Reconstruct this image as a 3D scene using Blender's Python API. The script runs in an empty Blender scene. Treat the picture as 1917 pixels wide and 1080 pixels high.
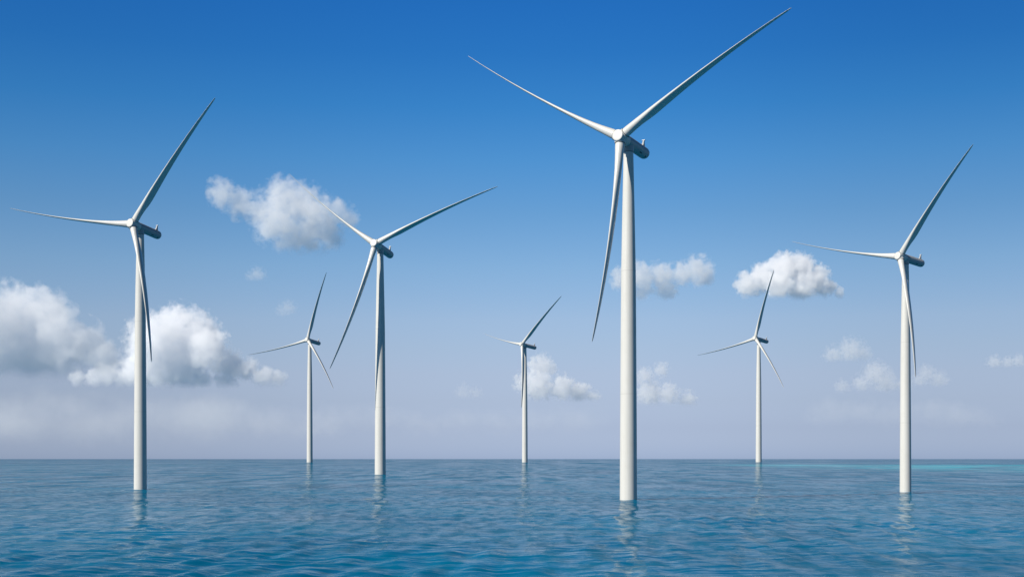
import bpy, bmesh, math, random
import numpy as np
from mathutils import Matrix, Vector

S = bpy.context.scene
COL = S.collection
R = math.radians

# ------------------------------------------------------------------ camera
CAM_H = 12.0
HFOV = R(40)
FPX = 1917 / 2 / math.tan(HFOV / 2)          # focal length in photo pixels
CX, HZ = 958.5, 858.5                        # optical axis column, horizon row
cam = bpy.data.cameras.new('camera')
cam.sensor_fit = 'HORIZONTAL'
cam.angle_x = HFOV
cam.shift_y = (HZ - 540) / 1917
cam.clip_start, cam.clip_end = 0.5, 400000
co = bpy.data.objects.new('camera', cam)
COL.objects.link(co)
co.location = (0, 0, CAM_H)
co.rotation_euler = (R(90), 0, 0)
S.camera = co

# ------------------------------------------------------------------ light
SUN_EL, SUN_AZ = R(37.5), R(233)               # azimuth clockwise from +Y
sun = bpy.data.lights.new('sun', 'SUN')
sun.energy = 5.0
sun.angle = R(0.53)
sun.color = (1.0, 0.95, 0.85)
so = bpy.data.objects.new('sun', sun)
COL.objects.link(so)
sdir = Vector((math.sin(SUN_AZ) * math.cos(SUN_EL), math.cos(SUN_AZ) * math.cos(SUN_EL), math.sin(SUN_EL)))
so.rotation_euler = sdir.to_track_quat('Z', 'Y').to_euler()

W = bpy.data.worlds.new('World')
S.world = W
W.use_nodes = True
nt = W.node_tree
bg = nt.nodes['Background']
sky = nt.nodes.new('ShaderNodeTexSky')
sky.sky_type = 'NISHITA'
sky.sun_disc = False
sky.sun_elevation = SUN_EL
sky.sun_rotation = SUN_AZ
sky.altitude = 0
sky.air_density = 1.0
sky.dust_density = 0.6
sky.ozone_density = 3.0
# clear marine air: deep blue overhead, pale lavender haze low down (the grading of the sky light with elevation)
tc = nt.nodes.new('ShaderNodeTexCoord')
sepw = nt.nodes.new('ShaderNodeSeparateXYZ')
nt.links.new(tc.outputs['Generated'], sepw.inputs[0])
ramp = nt.nodes.new('ShaderNodeValToRGB')
mrw = nt.nodes.new('ShaderNodeMapRange')
mrw.inputs[1].default_value, mrw.inputs[2].default_value = 0.0, 0.5
nt.links.new(sepw.outputs[2], mrw.inputs[0])
nt.links.new(mrw.outputs[0], ramp.inputs[0])
GAIN = [(0.0032, (1.138, 1.412, 2.452)), (0.0222, (1.022, 1.169, 1.935)), (0.0411, (1.089, 1.142, 1.689)), (0.06, (1.192, 1.176, 1.58)), (0.0788, (1.231, 1.223, 1.526)), (0.0976, (1.251, 1.271, 1.535)), (0.1347, (1.038, 1.266, 1.538)), (0.1713, (0.749, 1.166, 1.512)), (0.2072, (0.499, 1.112, 1.58)), (0.2423, (0.292, 0.987, 1.574)), (0.2765, (0.194, 0.861, 1.553)), (0.3063, (0.157, 0.81, 1.57)), (0.5, (0.047, 0.243, 0.471))]
cr = ramp.color_ramp
while len(cr.elements) < len(GAIN):
    cr.elements.new(0.5)
for e, (p, c) in zip(cr.elements, GAIN):
    e.position = p / 0.5
for e, (p, c) in zip(cr.elements, GAIN):
    e.color = (c[0] / 4, c[1] / 4, c[2] / 4, 1)
mul = nt.nodes.new('ShaderNodeVectorMath')
mul.operation = 'MULTIPLY'
nt.links.new(sky.outputs[0], mul.inputs[0])
nt.links.new(ramp.outputs[0], mul.inputs[1])
mul4 = nt.nodes.new('ShaderNodeVectorMath')
mul4.operation = 'SCALE'
mul4.inputs['Scale'].default_value = 4.0
nt.links.new(mul.outputs[0], mul4.inputs[0])
# slightly deeper sky away from the middle of the view, strongest opposite the sun
azr = nt.nodes.new('ShaderNodeFloatCurve')
mra = nt.nodes.new('ShaderNodeMapRange')
mra.inputs[1].default_value, mra.inputs[2].default_value = -1.0, 1.0
nt.links.new(sepw.outputs[0], mra.inputs[0])
cv = azr.mapping.curves[0]
cv.points[0].location = (0, .85)
cv.points[1].location = (1, .78)
for p_ in ((.34, .93), (.5, 1.0), (.66, .81)):
    cv.points.new(*p_)
azr.mapping.update()
nt.links.new(mra.outputs[0], azr.inputs['Value'])
azm = nt.nodes.new('ShaderNodeVectorMath')
azm.operation = 'SCALE'
nt.links.new(mul4.outputs[0], azm.inputs[0])
nt.links.new(azr.outputs[0], azm.inputs['Scale'])
nt.links.new(azm.outputs[0], bg.inputs[0])
bg.inputs[1].default_value = 0.055

S.view_settings.view_transform = 'Standard'
S.view_settings.look = 'None'
S.view_settings.exposure = 0.45
S.view_settings.gamma = 1
S.render.engine = 'CYCLES'
S.cycles.use_denoising = True
S.cycles.max_bounces = 22
S.cycles.volume_bounces = 20
S.cycles.volume_step_rate = 0.35
S.cycles.volume_max_steps = 512
S.cycles.caustics_reflective = False
S.cycles.caustics_refractive = False


# ------------------------------------------------------------------ helpers
def link(o):
    COL.objects.link(o)
    return o


def mesh_obj(name, bm, mat, parent=None, smooth=35):
    me = bpy.data.meshes.new(name)
    bmesh.ops.recalc_face_normals(bm, faces=bm.faces)
    bm.to_mesh(me)
    bm.free()
    if mat:
        me.materials.append(mat)
    for p in me.polygons:
        p.use_smooth = True
    if smooth < 180:
        me.set_sharp_from_angle(angle=R(smooth))
    o = link(bpy.data.objects.new(name, me))
    o.parent = parent
    return o


def tag(o, label=None, cat=None, group=None, kind=None):
    for k, v in (('label', label), ('category', cat), ('group', group), ('kind', kind)):
        if v:
            o[k] = v
    return o


def lathe(bm, prof, n=48, mtx=None):
    """revolve [(z, r)] about Z; closed at both ends"""
    rings = []
    for z, r in prof:
        if r < 1e-6:
            rings.append([bm.verts.new((0, 0, z))])
        else:
            rings.append([bm.verts.new((r * math.cos(2 * math.pi * i / n), r * math.sin(2 * math.pi * i / n), z)) for i in range(n)])
    for a, b in zip(rings, rings[1:]):
        for i in range(n):
            j = (i + 1) % n
            if len(a) == 1:
                bm.faces.new((a[0], b[i], b[j]))
            elif len(b) == 1:
                bm.faces.new((a[i], b[0], a[j]))
            else:
                bm.faces.new((a[i], b[i], b[j], a[j]))
    for ring in (rings[0], rings[-1]):
        if len(ring) > 1:
            bm.faces.new(ring)
    if mtx is not None:
        vs = [v for r in rings for v in r]
        bmesh.ops.transform(bm, matrix=mtx, verts=vs)


def box(bm, c, s, mtx=None):
    g = bmesh.ops.create_cube(bm, size=1.0)
    m = Matrix.Translation(c) @ Matrix.Diagonal((*s, 1))
    bmesh.ops.transform(bm, matrix=(mtx @ m) if mtx is not None else m, verts=g['verts'])


class NT:
    """tiny node-tree writer"""
    def __init__(self, mat):
        self.t = mat.node_tree
        self.n = self.t.nodes
        self.l = self.t.links

    def set(self, sock, v):
        if isinstance(v, bpy.types.NodeSocket):
            self.l.new(v, sock)
        elif v is not None:
            sock.default_value = v

    def math(self, op, a, b=None, c=None, clamp=False):
        m = self.n.new('ShaderNodeMath')
        m.operation = op
        m.use_clamp = clamp
        for i, v in enumerate((a, b, c)):
            self.set(m.inputs[i], v)
        return m.outputs[0]

    def vmath(self, op, a, b=None, c=None):
        m = self.n.new('ShaderNodeVectorMath')
        m.operation = op
        for i, v in enumerate((a, b, c)):
            if v is not None:
                self.set(m.inputs[i], v)
        return m.outputs['Value'] if op in ('DISTANCE', 'LENGTH', 'DOT_PRODUCT') else m.outputs[0]

    def noise(self, vec, scale, detail=4, rough=0.55, lac=2.0):
        m = self.n.new('ShaderNodeTexNoise')
        self.set(m.inputs['Vector'], vec)
        m.inputs['Scale'].default_value = scale
        m.inputs['Detail'].default_value = detail
        m.inputs['Roughness'].default_value = rough
        m.inputs['Lacunarity'].default_value = lac
        return m.outputs['Fac']

    def ramp(self, v, a, b, lo=0.0, hi=1.0, smooth=True):
        m = self.n.new('ShaderNodeMapRange')
        m.interpolation_type = 'SMOOTHSTEP' if smooth else 'LINEAR'
        self.set(m.inputs[0], v)
        for i, x in enumerate((a, b, lo, hi)):
            self.set(m.inputs[i + 1], x)
        return m.outputs[0]

    def mix(self, f, a, b):
        m = self.n.new('ShaderNodeMix')
        m.data_type = 'RGBA'
        self.set(m.inputs[0], f)
        self.set(m.inputs[6], a)
        self.set(m.inputs[7], b)
        return m.outputs[2]

    def coord(self, which='Object'):
        return self.n.new('ShaderNodeTexCoord').outputs[which]

    def mapping(self, vec, scale):
        return self.vmath('MULTIPLY', vec, scale)


def new_mat(name):
    m = bpy.data.materials.new(name)
    m.use_nodes = True
    return m, NT(m), m.node_tree.nodes['Principled BSDF']


# ------------------------------------------------------------------ materials
def paint(name, col, rough, seams=()):
    m, t, b = new_mat(name)
    oc = t.coord()
    streak = t.noise(t.mapping(oc, (1.6, 1.6, 0.05)), 1.0, 5, 0.6)
    blotch = t.noise(oc, 0.35, 4, 0.6)
    f = t.math('MULTIPLY', t.ramp(streak, 0.35, 0.75), 0.5)
    f = t.math('ADD', f, t.math('MULTIPLY', t.ramp(blotch, 0.4, 0.8), 0.35))
    c = t.mix(f, (*col, 1), (col[0] * 0.86, col[1] * 0.86, col[2] * 0.84, 1))
    if seams:
        sep = t.n.new('ShaderNodeSeparateXYZ')
        t.l.new(oc, sep.inputs[0])
        tot = None
        for z in seams:
            d = t.math('ABSOLUTE', t.math('SUBTRACT', sep.outputs[2], z))
            g = t.math('LESS_THAN', d, 0.09)
            tot = g if tot is None else t.math('MAXIMUM', tot, g)
        c = t.mix(t.math('MULTIPLY', tot, 0.35), c, (0.25, 0.25, 0.24, 1))
    t.l.new(c, b.inputs['Base Color'])
    t.l.new(t.ramp(blotch, 0.3, 0.7, rough - 0.06, rough + 0.08), b.inputs['Roughness'])
    b.inputs['Specular IOR Level'].default_value = 0.4
    return m


M_TOWER = paint('tower_paint', (0.53, 0.52, 0.49), 0.45, seams=(31.0, 67.0))
M_BLADE = paint('blade_gelcoat', (0.53, 0.522, 0.495), 0.38)
M_HUB = paint('hub_paint', (0.53, 0.522, 0.495), 0.42)
M_NAC = paint('nacelle_paint_shaded', (0.34, 0.345, 0.35), 0.45)  # same paint as the hub, darkened: the nacelle's shade is in the colour
M_DARK, _t, _b = new_mat('dark_seal')
_b.inputs['Base Color'].default_value = (0.03, 0.032, 0.035, 1)
_b.inputs['Roughness'].default_value = 0.6
M_METAL, _t, _b = new_mat('galvanised_metal')
_b.inputs['Base Color'].default_value = (0.55, 0.55, 0.55, 1)
_b.inputs['Roughness'].default_value = 0.5


# ------------------------------------------------------------------ sea
def build_sea():
    rng = np.random.default_rng(11)
    fine = np.radians(np.linspace(-27, 27, 1150))
    side = np.radians(np.concatenate([np.linspace(27.4, 40, 60), np.linspace(41, 180, 80)]))
    ang = np.concatenate([-side[::-1][1:], fine, side[:-1]])
    na = len(ang)
    inv = np.linspace(1 / 95.0, 1 / 90000.0, 520)
    r = np.concatenate([np.geomspace(2.0, 92.0, 60), 1 / inv])
    dr = np.gradient(r)
    nr = len(r)
    A, RR = np.meshgrid(ang, r)
    X = RR * np.sin(A)
    Y = RR * np.cos(A)
    x = X.ravel().copy(); y = Y.ravel().copy()
    z = np.zeros_like(x)
    dx = np.zeros_like(x); dy = np.zeros_like(x)
    cell = np.repeat(dr, na)
    # choppy wind sea rolling towards the viewer, crests roughly across the view
    lam = np.concatenate([rng.uniform(9, 26, 14), rng.uniform(3.6, 8, 40), rng.uniform(1.4, 3.6, 50)])
    near = np.where(RR.ravel() < 1600)[0]
    xn, yn, cn = x[near], y[near], cell[near]
    # patches of calmer / rougher water
    patch = 0.75 + 0.35 * np.sin(xn / 31 + 1.3 * np.sin(yn / 43)) * np.sin(yn / 37 + 0.9 * np.sin(xn / 53 + 1))
    zz = np.zeros_like(xn); dxx = zz.copy(); dyy = zz.copy()
    for L in lam:
        th = rng.normal(0, 0.27) + 0.12
        k = 2 * math.pi / L
        steep = (0.0055 if L > 9 else (0.0145 if L > 3.6 else 0.015)) * rng.uniform(0.6, 1.4)
        a = steep / k
        ph = rng.uniform(0, 2 * math.pi)
        kx, ky = k * math.sin(th), -k * math.cos(th)
        w = np.clip((L / cn - 1.5) / 2.0, 0, 1) * a
        p = kx * xn + ky * yn + ph
        zz += w * np.cos(p)
        dxx -= 0.8 * w * math.sin(th) * np.sin(p)
        dyy += 0.8 * w * math.cos(th) * np.sin(p)
    # low cross ripples running sideways: they wobble the reflections
    for L in rng.uniform(3.0, 8.5, 12):
        th = math.pi / 2 + rng.normal(0, 0.13)
        k = 2 * math.pi / L
        a = 0.034 * rng.uniform(.6, 1.3) / k
        ly = L / max(abs(math.cos(th)), .02)
        w = np.clip((ly / cn - 1.5) / 2.0, 0, 1) * a
        zz += w * np.cos(k * math.sin(th) * xn - k * math.cos(th) * yn + rng.uniform(0, 6.28))
    z[near] = zz * patch
    x[near] += dxx * patch
    y[near] += dyy * patch
    co_ = np.stack([x, y, z], 1).astype(np.float32)
    centre = len(co_)
    co_ = np.concatenate([co_, [[0, 0, 0]]]).astype(np.float32)
    i = np.arange(nr - 1)[:, None] * na
    j = np.arange(na)[None, :]
    jn = (j + 1) % na
    quads = np.stack([i + j, i + na + j, i + na + jn, i + jn], -1).reshape(-1, 4)[:, ::-1]
    tri = np.stack([np.full(na, centre), np.arange(na), (np.arange(na) + 1) % na], -1)[:, ::-1]
    me = bpy.data.meshes.new('sea')
    me.vertices.add(len(co_))
    me.vertices.foreach_set('co', co_.ravel())
    nl = quads.size + tri.size
    me.loops.add(nl)
    me.loops.foreach_set('vertex_index', np.concatenate([quads.ravel(), tri.ravel()]).astype(np.int32))
    nq, ntri = len(quads), len(tri)
    me.polygons.add(nq + ntri)
    starts = np.concatenate([np.arange(nq) * 4, nq * 4 + np.arange(ntri) * 3]).astype(np.int32)
    me.polygons.foreach_set('loop_start', starts)
    me.update(calc_edges=True)
    me.validate()
    me.polygons.foreach_set('use_smooth', np.ones(len(me.polygons), bool))
    if me.polygons[0].normal.z < 0:
        me.flip_normals()
    o = link(bpy.data.objects.new('sea', me))
    o['kind'] = 'structure'
    m, t, b = new_mat('sea_water')
    oc = t.coord()
    # deep water with paler turquoise shoals far out
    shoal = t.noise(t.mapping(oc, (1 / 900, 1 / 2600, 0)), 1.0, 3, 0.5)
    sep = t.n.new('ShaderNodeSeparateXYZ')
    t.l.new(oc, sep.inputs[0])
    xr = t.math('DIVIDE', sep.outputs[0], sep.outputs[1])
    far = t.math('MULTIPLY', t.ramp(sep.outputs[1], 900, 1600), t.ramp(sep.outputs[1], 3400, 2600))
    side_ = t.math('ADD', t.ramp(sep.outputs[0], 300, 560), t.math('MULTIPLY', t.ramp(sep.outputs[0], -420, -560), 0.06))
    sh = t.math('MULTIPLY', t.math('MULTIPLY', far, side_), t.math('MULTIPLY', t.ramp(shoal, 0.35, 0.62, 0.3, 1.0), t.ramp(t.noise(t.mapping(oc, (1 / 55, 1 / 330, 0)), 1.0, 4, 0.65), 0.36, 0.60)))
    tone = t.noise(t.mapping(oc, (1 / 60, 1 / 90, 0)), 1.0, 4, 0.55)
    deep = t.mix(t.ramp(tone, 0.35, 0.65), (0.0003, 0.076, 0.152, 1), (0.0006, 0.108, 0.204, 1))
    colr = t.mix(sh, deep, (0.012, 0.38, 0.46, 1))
    # sparse flecks of foam
    fk = t.noise(t.mapping(oc, (0.9, 0.55, 0.9)), 1.0, 5, 0.7)
    fp = t.noise(t.mapping(oc, (1 / 30, 1 / 12, 0)), 1.0, 2, 0.5)
    foam = t.math('MULTIPLY', t.ramp(fk, 0.715, 0.75), t.ramp(fp, 0.55, 0.66))
    colr = t.mix(foam, colr, (0.7, 0.75, 0.78, 1))
    gust = t.noise(t.mapping(oc, (1 / 16, 1 / 22, 0)), 1.0, 4, 0.6)
    gust = t.ramp(gust, 0.36, 0.66, 0.35, 1.3)
    n1 = t.noise(t.mapping(oc, (0.75, 1.3, 1.0)), 1.0, 4, 0.55)
    n2 = t.noise(t.mapping(oc, (2.6, 4.0, 3.0)), 1.0, 3, 0.5)
    hgt = t.math('ADD', t.math('MULTIPLY', n1, 0.22), t.math('MULTIPLY', n2, 0.055))
    bump = t.n.new('ShaderNodeBump')
    bump.inputs['Distance'].default_value = 1.0
    t.l.new(t.math('MULTIPLY', gust, 0.42), bump.inputs['Strength'])
    t.l.new(hgt, bump.inputs['Height'])
    t.n.remove(b)
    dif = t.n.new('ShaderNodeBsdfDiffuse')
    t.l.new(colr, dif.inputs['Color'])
    glo = t.n.new('ShaderNodeBsdfGlossy')
    glo.inputs['Color'].default_value = (1, 1, 1, 1)
    t.l.new(t.math('ADD', 0.035, t.math('MULTIPLY', foam, 0.6)), glo.inputs['Roughness'])
    t.l.new(bump.outputs[0], glo.inputs['Normal'])
    fr = t.n.new('ShaderNodeFresnel')
    fr.inputs['IOR'].default_value = 1.333
    t.l.new(bump.outputs[0], fr.inputs['Normal'])
    mx = t.n.new('ShaderNodeMixShader')
    # a rough sea never reaches mirror reflectance at grazing angles: wave tilt and masking hold it down
    # wind streaks: narrow ones close by, broad ones farther out
    s1 = t.noise(t.mapping(oc, (1 / 3.2, 1 / 12, 0)), 1.0, 5, 0.62)
    s2 = t.noise(t.mapping(oc, (1 / 14, 1 / 110, 0)), 1.0, 4, 0.62)
    s3 = t.noise(t.mapping(oc, (1 / 90, 1 / 1100, 0)), 1.0, 3, 0.6)
    st = t.mix(t.ramp(sep.outputs[1], 250, 900), s1, s2)
    st = t.mix(t.ramp(sep.outputs[1], 900, 4000), st, s3)
    chop = t.math('MULTIPLY', t.ramp(st, 0.34, 0.60, 0.42, 1.2), 1.0)
    lull = t.noise(t.mapping(oc, (1 / 70, 1 / 110, 0)), 1.0, 6, 0.62)
    t.l.new(t.math('MULTIPLY', fr.outputs[0], t.math('MULTIPLY', t.math('MULTIPLY', t.ramp(lull, 0.33, 0.62, 0.37, 0.52), t.ramp(sep.outputs[1], 150, 450, 1.12, 1.0)), chop)), mx.inputs[0])
    t.l.new(dif.outputs[0], mx.inputs[1])
    t.l.new(glo.outputs[0], mx.inputs[2])
    t.l.new(mx.outputs[0], [x for x in t.n if x.type == 'OUTPUT_MATERIAL'][0].inputs['Surface'])
    me.materials.append(m)


build_sea()

# ------------------------------------------------------------------ turbine parts (prototype: hub 105 m up, blades 60.5 m)
HUB_H, BLADE_L, PREBEND = 105.1, 60.5, 4.6


def blade_mesh():
    """x along the blade, y clockwise tangent, z downwind; the blade is feathered, so its chord lies along z"""
    st = [(0.026, 2.75, 1.0), (0.05, 2.75, 1.0), (0.08, 2.80, .88), (0.12, 3.2, .67), (0.16, 3.65, .50), (0.20, 3.85, .42), (0.25, 3.75, .36),
          (0.32, 3.5, .30), (0.40, 3.15, .27), (0.50, 2.75, .23), (0.60, 2.34, .205), (0.70, 1.95, .185), (0.80, 1.58, .17), (0.88, 1.26, .165),
          (0.94, 1.0, .18), (0.975, .78, .18), (0.992, .50, .22), (1.0, .16, .3)]
    bm = bmesh.new()
    rings = []
    N = 40
    for t, c, tk in st:
        w = min(1, max(0, (tk - .41) / .59)) if tk <= 1 else 1      # 1 = round root, 0 = aerofoil
        w = w * w * (3 - 2 * w)
        tw = R(-7) * (1 - t) ** 2.2
        ring = []
        for k in range(N):
            a = 2 * math.pi * k / N
            xc = .5 - .5 * math.cos(a)                    # 0 leading edge .. 1 trailing edge
            yt = 5 * .2 * (.2969 * math.sqrt(xc) - .126 * xc - .3516 * xc ** 2 + .2843 * xc ** 3 - .1015 * xc ** 4)
            foil_y = (yt if math.sin(a) >= 0 else -yt) * tk / .2 + .035 * (1 - (2 * xc - 1) ** 2)
            cx, cy = (xc - .5), .5 * tk * math.sin(a)
            fx, fy = xc - .33, foil_y
            u = (cx * w + fx * (1 - w)) * c
            v = (cy * w + fy * (1 - w)) * c
            u2 = u * math.cos(tw) - v * math.sin(tw)
            v2 = u * math.sin(tw) + v * math.cos(tw)
            off = PREBEND * (t * t - t)
            # leading edge upwind (-z) and swung to the clockwise side near the root
            ring.append(bm.verts.new((t * BLADE_L, -v2 + off, u2)))
        rings.append(ring)
    for a, b in zip(rings, rings[1:]):
        for k in range(N):
            j = (k + 1) % N
            bm.faces.new((a[k], b[k], b[j], a[j]))
    bm.faces.new(rings[0]); bm.faces.new(rings[-1])
    return bm


def tower_mesh():
    bm = bmesh.new()
    prof = [(-9, 2.56), (0, 2.53), (18, 2.46), (36, 2.36), (52, 2.26), (67, 2.14), (80, 1.90), (92, 1.64), (100, 1.47), (102.0, 1.43)]
    lathe(bm, prof, 72)
    return bm


def hub_mesh():
    bm = bmesh.new()
    back = Matrix.Rotation(R(-90), 4, 'X')                # lathe z -> +y (downwind)
    lathe(bm, [(-1.55, 1.30), (-1.2, 1.66), (-.4, 1.86), (.5, 1.92), (1.5, 1.88), (2.4, 1.80), (3.35, 1.74)], 56, back)
    return bm


def nose_mesh():
    bm = bmesh.new()
    back = Matrix.Rotation(R(-90), 4, 'X')
    lathe(bm, [(-2.02, 0), (-2.02, 1.0), (-2.0, 1.50), (-1.95, 1.61), (-1.86, 1.67), (-1.2, 1.70), (-.9, 1.60)], 56, back)
    return bm


def socket_mesh():
    """blade root socket: x outwards"""
    bm = bmesh.new()
    out = Matrix.Rotation(R(90), 4, 'Y')
    lathe(bm, [(.6, 1.50), (1.35, 1.53), (1.42, 1.60), (1.86, 1.61), (1.90, 1.58)], 48, out)
    return bm


def seal_mesh():
    bm = bmesh.new()
    out = Matrix.Rotation(R(90), 4, 'Y')
    lathe(bm, [(1.84, 1.50), (2.02, 1.50)], 48, out)
    return bm


def nacelle_mesh():
    bm = bmesh.new()
    back = Matrix.Rotation(R(-90), 4, 'X')
    lathe(bm, [(3.46, 1.60), (3.5, 1.73), (4.2, 1.74), (14.4, 1.74), (15.4, 1.70), (15.9, 1.58), (16.25, 1.34), (16.42, .95), (16.46, 0)], 56, back)
    return bm


def nacelle_seal_mesh():
    bm = bmesh.new()
    back = Matrix.Rotation(R(-90), 4, 'X')
    lathe(bm, [(3.30, 1.62), (3.5, 1.62)], 56, back)
    return bm


def yaw_mesh():
    bm = bmesh.new()
    lathe(bm, [(-1.0, 1.52), (-.95, 1.56), (-.1, 1.56), (.9, 1.50)], 48)
    return bm


def yaw_seal_mesh():
    bm = bmesh.new()
    lathe(bm, [(-1.16, 1.475), (-.96, 1.475)], 48)
    return bm


def fin_mesh():
    """wedge bracket on the tail, upright rear edge, raked front edge"""
    bm = bmesh.new()
    y0, y1 = 13.3, 15.0
    z0 = 1.45
    prof = [(y0, z0), (y1, z0), (y1 - .05, 3.75), (y1 - .45, 3.75), (y0 + .8, 2.35)]
    L = [bm.verts.new((-.42 if z < 2 else (-.30 if z < 3 else -.16), y, z)) for y, z in prof]
    Q = [bm.verts.new((.42 if z < 2 else (.30 if z < 3 else .16), y, z)) for y, z in prof]
    bm.faces.new(L); bm.faces.new(Q[::-1])
    for k in range(5):
        j = (k + 1) % 5
        bm.faces.new((L[k], L[j], Q[j], Q[k]))
    return bm


def crossbar_mesh():
    bm = bmesh.new()
    box(bm, (0, 14.74, 3.82), (1.0, .50, .16))
    return bm


def hatch_mesh(y, ang, sy, sz):
    """one dark hatch set in the nacelle skin"""
    bm = bmesh.new()
    box(bm, (1.725, y, 0), (.07, sy, sz), Matrix.Rotation(R(-ang), 4, 'Y'))
    return bm


def make_turbine():
    root = link(bpy.data.objects.new('wind_turbine', None))
    P = {'root': root}
    P['tower'] = mesh_obj('tower', tower_mesh(), M_TOWER, root)
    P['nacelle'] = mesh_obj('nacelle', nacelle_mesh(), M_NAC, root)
    P['hub'] = mesh_obj('hub', hub_mesh(), M_HUB, root)
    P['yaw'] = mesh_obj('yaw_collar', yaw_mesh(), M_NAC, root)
    P['subs'] = [
        (mesh_obj('nacelle_joint', nacelle_seal_mesh(), M_DARK, P['nacelle']), 'nacelle'),
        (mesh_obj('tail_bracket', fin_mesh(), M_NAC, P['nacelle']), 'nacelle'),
        (mesh_obj('sensor_bar', crossbar_mesh(), M_METAL, P['nacelle']), 'nacelle'),
        (mesh_obj('nose_cap', nose_mesh(), M_HUB, P['hub']), 'hub'),
        (mesh_obj('yaw_seal', yaw_seal_mesh(), M_DARK, P['yaw']), 'yaw'),
    ]
    for hp in ((8.0, 38, .35, .28), (11.0, 38, .35, .28), (13.8, 38, .35, .28), (11.0, -48, 1.4, .30), (14.4, -55, .5, .55)):
        P['subs'].append((mesh_obj('hatch', hatch_mesh(*hp), M_DARK, P['nacelle']), 'nacelle'))
    P['blades'] = []
    b0 = mesh_obj('blade', blade_mesh(), M_BLADE, root, 50)
    s0 = mesh_obj('blade_socket', socket_mesh(), M_HUB, P['hub'])
    g0 = mesh_obj('blade_seal', seal_mesh(), M_DARK, P['hub'])
    for k in range(3):
        if k == 0:
            P['blades'].append((b0, s0, g0))
        else:
            tr = []
            for o, par in ((b0, root), (s0, P['hub']), (g0, P['hub'])):
                c = o.copy(); COL.objects.link(c); c.parent = par
                tr.append(c)
            P['blades'].append(tuple(tr))
    return P


def copy_turbine(P):
    Q = {}
    def cp(o, par):
        c = o.copy(); COL.objects.link(c); c.parent = par
        return c
    Q['root'] = cp(P['root'], None)
    for k in ('tower', 'nacelle', 'hub', 'yaw'):
        Q[k] = cp(P[k], Q['root'])
    Q['subs'] = [(cp(o, Q[k]), k) for o, k in P['subs']]
    Q['blades'] = [(cp(b, Q['root']), cp(s, Q['hub']), cp(g, Q['hub'])) for b, s, g in P['blades']]
    return Q


def pose(P, hub_px, D, s, yaw, tilt, over, blades):
    yaw, tilt = R(yaw), R(tilt)
    X = (hub_px[0] - CX) / FPX * D
    over_w = over * s
    root = P['root']
    root.location = (X + over_w * math.sin(yaw), D + over_w * math.cos(yaw), 0)
    root.rotation_euler = (0, 0, -yaw)
    root.scale = (s, s, s)
    hub_z = (CAM_H + D * (HZ - hub_px[1]) / FPX) / s
    N = Matrix.Translation((0, -over, hub_z)) @ Matrix.Rotation(-tilt, 4, 'X')
    P['nacelle'].matrix_basis = N
    P['hub'].matrix_basis = N
    top = hub_z - over * math.tan(tilt) - 1.73
    P['yaw'].matrix_basis = Matrix.Translation((0, 0, top))
    P['tower'].matrix_basis = Matrix.Diagonal((1, 1, (top - .9) / 102.0, 1))
    for (b, so_, g), (ph, cone, L) in zip(P['blades'], blades):
        def frame(ph_, cone_):
            th, c = R(ph_), R(cone_)
            r, a, u = Vector((1, 0, 0)), Vector((0, 1, 0)), Vector((0, 0, 1))
            d = math.cos(th) * r - math.sin(th) * u
            t = -math.sin(th) * r - math.cos(th) * u
            d2 = d * math.cos(c) + a * math.sin(c)
            a2 = a * math.cos(c) - d * math.sin(c)
            return Matrix((( d2.x, t.x, a2.x, 0), (d2.y, t.y, a2.y, 0), (d2.z, t.z, a2.z, 0), (0, 0, 0, 1)))
        k = L / (BLADE_L * s)
        b.matrix_basis = N @ frame(ph, cone) @ Matrix.Diagonal((k, 1, 1, 1))
        F = frame(ph - math.degrees(PREBEND / BLADE_L), cone)
        so_.matrix_basis = F
        g.matrix_basis = F


TURBINES = [
    # hub pixel, distance, scale, yaw, tilt, overhang, blades (phase, cone, length), label
    ((1161.6, 257.0), 408, 1.0, 31.8, 7.0, 5.05, [(-27.5, -5.41, 59.78), (92.79, -4.16, 61.24), (210.45, -5.03, 60.57)],
     'largest white wind turbine, its upper right blade reaching almost to the top of the picture'),
    ((248.5, 419.8), 550, 103.5 / 105.1, 24.5, 7.8, 4.6, [(-49.57, -5.11, 59.66), (70.8, -5.36, 59.93), (188.86, -5.45, 59.89)],
     'tall white wind turbine farthest left, its tower passing between the two big clouds'),
    ((702.6, 457.0), 1071, 175.3 / 105.1, 21.5, 10.8, 5.0, [(-21.11, -1.18, 105.7), (103.41, -5.5, 102.81), (217.53, -1.64, 101.31)],
     'white wind turbine whose upper left blade crosses the lone cloud high in the blue sky'),
    ((1684.7, 480.2), 506, 84.6 / 105.1, 52.5, 6.5, 4.0, [(-46.24, -8.17, 47.16), (72.1, -6.77, 47.98), (192.19, -7.02, 48.05)],
     'white wind turbine farthest right, standing before the turquoise strip of water'),
    ((575.7, 636.1), 4862, 422.5 / 105.1, 31.6, 7.4, 2.9, [(-70.43, -6.17, 241.61), (48.68, -7.77, 241.99), (168.32, -7.39, 244.2)],
     'small distant white wind turbine with clear sky behind its hub, one blade nearly upright'),
    ((977.1, 644.5), 4862, 407.0 / 105.1, 50.1, 8.3, 3.4, [(-41.77, 1.02, 234.05), (77.34, -3.25, 231.59), (193.71, .69, 232.86)],
     'small distant white wind turbine before a low cloud, one blade hanging along its tower'),
    ((1413.8, 633.3), 5267, 462.4 / 105.1, 49.5, 7.2, 4.6, [(-71.18, -5.52, 262.69), (48.32, -6.08, 265.28), (168.14, -5.98, 266.47)],
     'small distant white wind turbine whose upright blade tip overlaps the white puffy cloud'),
]
proto = make_turbine()
sets = [proto] + [copy_turbine(proto) for _ in TURBINES[1:]]
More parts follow.
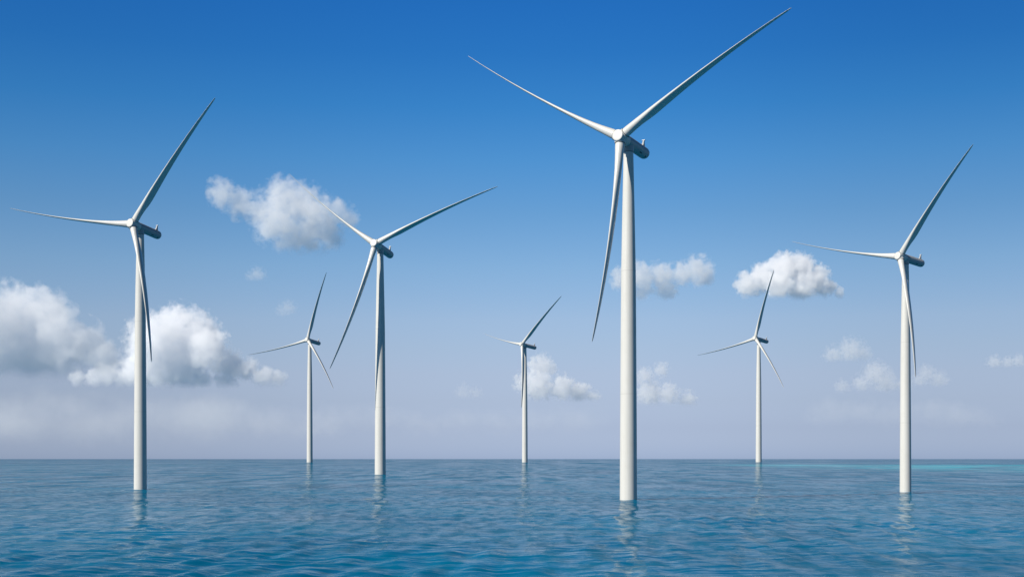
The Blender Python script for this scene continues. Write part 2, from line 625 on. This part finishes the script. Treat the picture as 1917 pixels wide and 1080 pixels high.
for P, (hp, D, s, yaw, tilt, over, bl, label) in zip(sets, TURBINES):
    pose(P, hp, D, s, yaw, tilt, over, bl)
    tag(P['root'], label, 'wind turbine', 'white wind turbines standing in the sea')


# ------------------------------------------------------------------ clouds: real volumes some kilometres off
def at(px, py, D):
    return Vector(((px - CX) / FPX * D, D, CAM_H + (HZ - py) / FPX * D))


def cloud(blobs, base_px, D, rho, label, seed=0, amp=0.75, soft=0.30, grow=1.5, flat=0.5, squash=1.0, white=0.955):
    rng = random.Random(seed)
    mpp = D / FPX
    cx = sum(b[0] for b in blobs) / len(blobs)
    cy = sum(b[1] for b in blobs) / len(blobs)
    org = at(cx, cy, D)
    unit = mpp * sum(b[2] for b in blobs) / len(blobs)       # mean blob radius in metres
    bs = []
    for bx, by, br in blobs:
        p = at(bx, by, D) - org
        p.y = rng.uniform(-.7, .7) * br * mpp
        bs.append((p, br * mpp * grow))
    bm = bmesh.new()
    for p, r in bs:
        g = bmesh.ops.create_icosphere(bm, subdivisions=3, radius=r * 1.08)
        bmesh.ops.scale(bm, vec=(1, 1, 1 / squash), verts=g['verts'])
        bmesh.ops.translate(bm, vec=p, verts=g['verts'])
    m = bpy.data.materials.new('cloud_vapour')
    m.use_nodes = True
    t = NT(m)
    for n in list(t.n):
        if n.type == 'BSDF_PRINCIPLED':
            t.n.remove(n)
    oc = t.coord()
    warp = t.n.new('ShaderNodeTexNoise')
    t.l.new(oc, warp.inputs['Vector'])
    warp.inputs['Scale'].default_value = 1.1 / unit
    warp.inputs['Detail'].default_value = 1
    wv = t.vmath('MULTIPLY', t.vmath('SUBTRACT', warp.outputs['Color'], (.5, .5, .5)), (unit * .7,) * 3)
    pc = t.vmath('ADD', oc, wv)
    pq = t.vmath('MULTIPLY', pc, (1, 1, squash))
    f = None
    for p, r in bs:
        d = t.vmath('DISTANCE', pq, (p.x, p.y, p.z * squash))
        v = t.math('MULTIPLY_ADD', d, -1 / r, 1.0)
        f = v if f is None else t.math('SMOOTH_MAX', f, v, 0.12)
    n = t.noise(oc, 1.5 / unit, 8, 0.6)
    f = t.math('ADD', f, t.math('MULTIPLY', t.math('SUBTRACT', n, 0.56), amp * 2.3))
    dens = t.ramp(f, 0.0, soft)
    sep = t.n.new('ShaderNodeSeparateXYZ')
    t.l.new(oc, sep.inputs[0])
    zb = (at(cx, base_px, D) - org).z
    dens = t.math('MULTIPLY', dens, t.ramp(sep.outputs[2], zb - unit * flat, zb + unit * flat))
    pv = t.n.new('ShaderNodeVolumePrincipled')
    pv.inputs['Color'].default_value = (white, white, min(1, white + .008), 1)
    pv.inputs['Anisotropy'].default_value = 0.0
    t.l.new(t.math('MULTIPLY', dens, rho / unit), pv.inputs['Density'])
    out = [x for x in t.n if x.type == 'OUTPUT_MATERIAL'][0]
    t.l.new(pv.outputs[0], out.inputs['Volume'])
    o = mesh_obj('cloud', bm, m, None, 180)
    o.location = org
    rm = o.modifiers.new('skin', 'REMESH')
    rm.mode = 'VOXEL'
    rm.voxel_size = unit * .16
    tag(o, label, 'cloud', 'fair weather clouds over the sea')
    return o


def dist(base_px, alt=800):
    return FPX * (alt - CAM_H) / (HZ - base_px)


CLOUDS = [
    ([(-40, 615, 75), (30, 598, 52), (75, 590, 44), (112, 618, 38), (150, 645, 38), (188, 668, 30), (100, 660, 48), (35, 660, 55), (215, 682, 18), (-30, 670, 50)],
     694, .85, 'big bright topped cloud at the left edge with a grey blue underside', 1, .85, .32, dict(white=.992)),
    ([(328, 612, 36), (362, 626, 36), (296, 640, 42), (392, 655, 33), (424, 682, 24), (335, 682, 38), (262, 690, 32), (200, 702, 20), (458, 692, 20), (492, 704, 17), (145, 706, 13), (180, 706, 16), (235, 707, 19), (300, 708, 20), (370, 708, 20), (420, 708, 18), (520, 709, 13)],
     720, .9, 'big domed white cloud behind the farthest left turbine tower', 2, .85, .30, dict(white=.992)),
    ([(418, 364, 24), (448, 380, 25), (484, 392, 24), (530, 372, 34), (562, 382, 36), (598, 402, 30), (522, 420, 36), (572, 432, 36), (636, 395, 20), (655, 412, 16), (612, 432, 28), (545, 452, 22)],
     470, 0.62, 'lone ragged cloud high in the blue sky behind a blade', 3, .95, .42, dict(white=.945)),
    ([(1165, 522, 20), (1200, 517, 22), (1240, 518, 22), (1278, 513, 20), (1306, 508, 23), (1322, 518, 14), (1250, 540, 18), (1205, 545, 16)],
     560, 0.65, 'thin pale cloud behind the tower of the largest turbine', 4, .85, .4, dict(white=.94)),
    ([(1402, 532, 20), (1432, 518, 22), (1470, 504, 26), (1502, 500, 23), (1530, 522, 22), (1550, 538, 14), (1455, 536, 22), (1502, 538, 22), (1572, 547, 8)],
     556, 1.3, 'white puffy cloud with a flat base behind the tip of an upright blade', 5, .8, .3, dict(white=.945)),
    ([(1012, 685, 17), (1032, 690, 9), (985, 716, 16), (1006, 722, 22), (1052, 728, 18), (1084, 736, 16), (1112, 742, 9)],
     748, .6, 'small lumpy cloud low behind the middle distant turbine', 6, 1.0, .35, dict(white=.955, grow=1.75)),
    ([(1207, 705, 11), (1238, 692, 9), (1216, 736, 16), (1250, 738, 13), (1288, 750, 11)],
     756, .42, 'small broken cloud just right of the largest turbine tower near the horizon', 7, 1.1, .45, dict(white=.955, grow=2.1)),
    ([(1592, 658, 15), (1562, 665, 11), (1616, 662, 9)], 674, .27, 'small pale cloud low in the sky between the two right turbines', 8, 1.1, .5, dict(white=.95, grow=2.2)),
    ([(1640, 700, 15), (1656, 716, 15), (1612, 718, 11), (1578, 724, 9), (1690, 722, 10)], 732, .28, 'small low cloud just left of the farthest right tower', 9, 1.1, .5, dict(white=.95, grow=2.1)),
    ([(1735, 700, 11), (1756, 711, 11), (1722, 712, 9)], 722, .2, 'faint small cloud just right of the farthest right tower', 10, 1.1, .5, dict(white=.95, grow=2.2)),
    ([(1862, 679, 9), (1888, 679, 8), (1910, 675, 8)], 686, .26, 'flat little cloud at the right edge of the picture', 11, 1.1, .5, dict(white=.95, grow=2.1)),
    ([(482, 515, 11), (470, 518, 8)], 524, .16, 'faint wisp of cloud just below the lone high cloud', 12, 1.0, .6, dict(grow=2.0)),
    ([(540, 577, 11), (528, 582, 9)], 590, .13, 'faint wisp of cloud left of a distant turbine blade tip', 13, 1.0, .6, dict(grow=2.0)),
    ([(868, 735, 11), (890, 736, 9)], 744, .12, 'faint small cloud low in the middle of the picture', 14, 1.1, .5, dict(white=.95, grow=2.0)),
    ([(-30, 785, 90), (60, 792, 95), (150, 796, 95), (245, 788, 90), (330, 784, 95), (425, 788, 90), (110, 760, 70), (385, 764, 70), (510, 790, 75), (590, 794, 60)], 828, .24,
     'long faint bank of haze cloud low over the horizon at the left', 15, .8, .9, dict(squash=2.4)),
    ([(640, 780, 60), (715, 785, 62), (790, 792, 60), (865, 790, 60), (935, 793, 58), (1005, 788, 60), (1075, 783, 60)], 815, .15,
     'faint streak of haze cloud low over the horizon in the middle', 16, .8, .9, dict(squash=2.6)),
    ([(1555, 772, 50), (1620, 768, 52), (1685, 775, 52), (1750, 772, 52), (1815, 780, 50)], 805, .15,
     'faint patchy haze cloud low over the horizon at the right', 17, .8, .9, dict(squash=2.2)),
]
for blobs, base, rho, label, seed, amp, soft, *more in CLOUDS:
    cloud(blobs, base, min(dist(base), 24000), rho, label, seed, amp, soft, **(more[0] if more else {}))
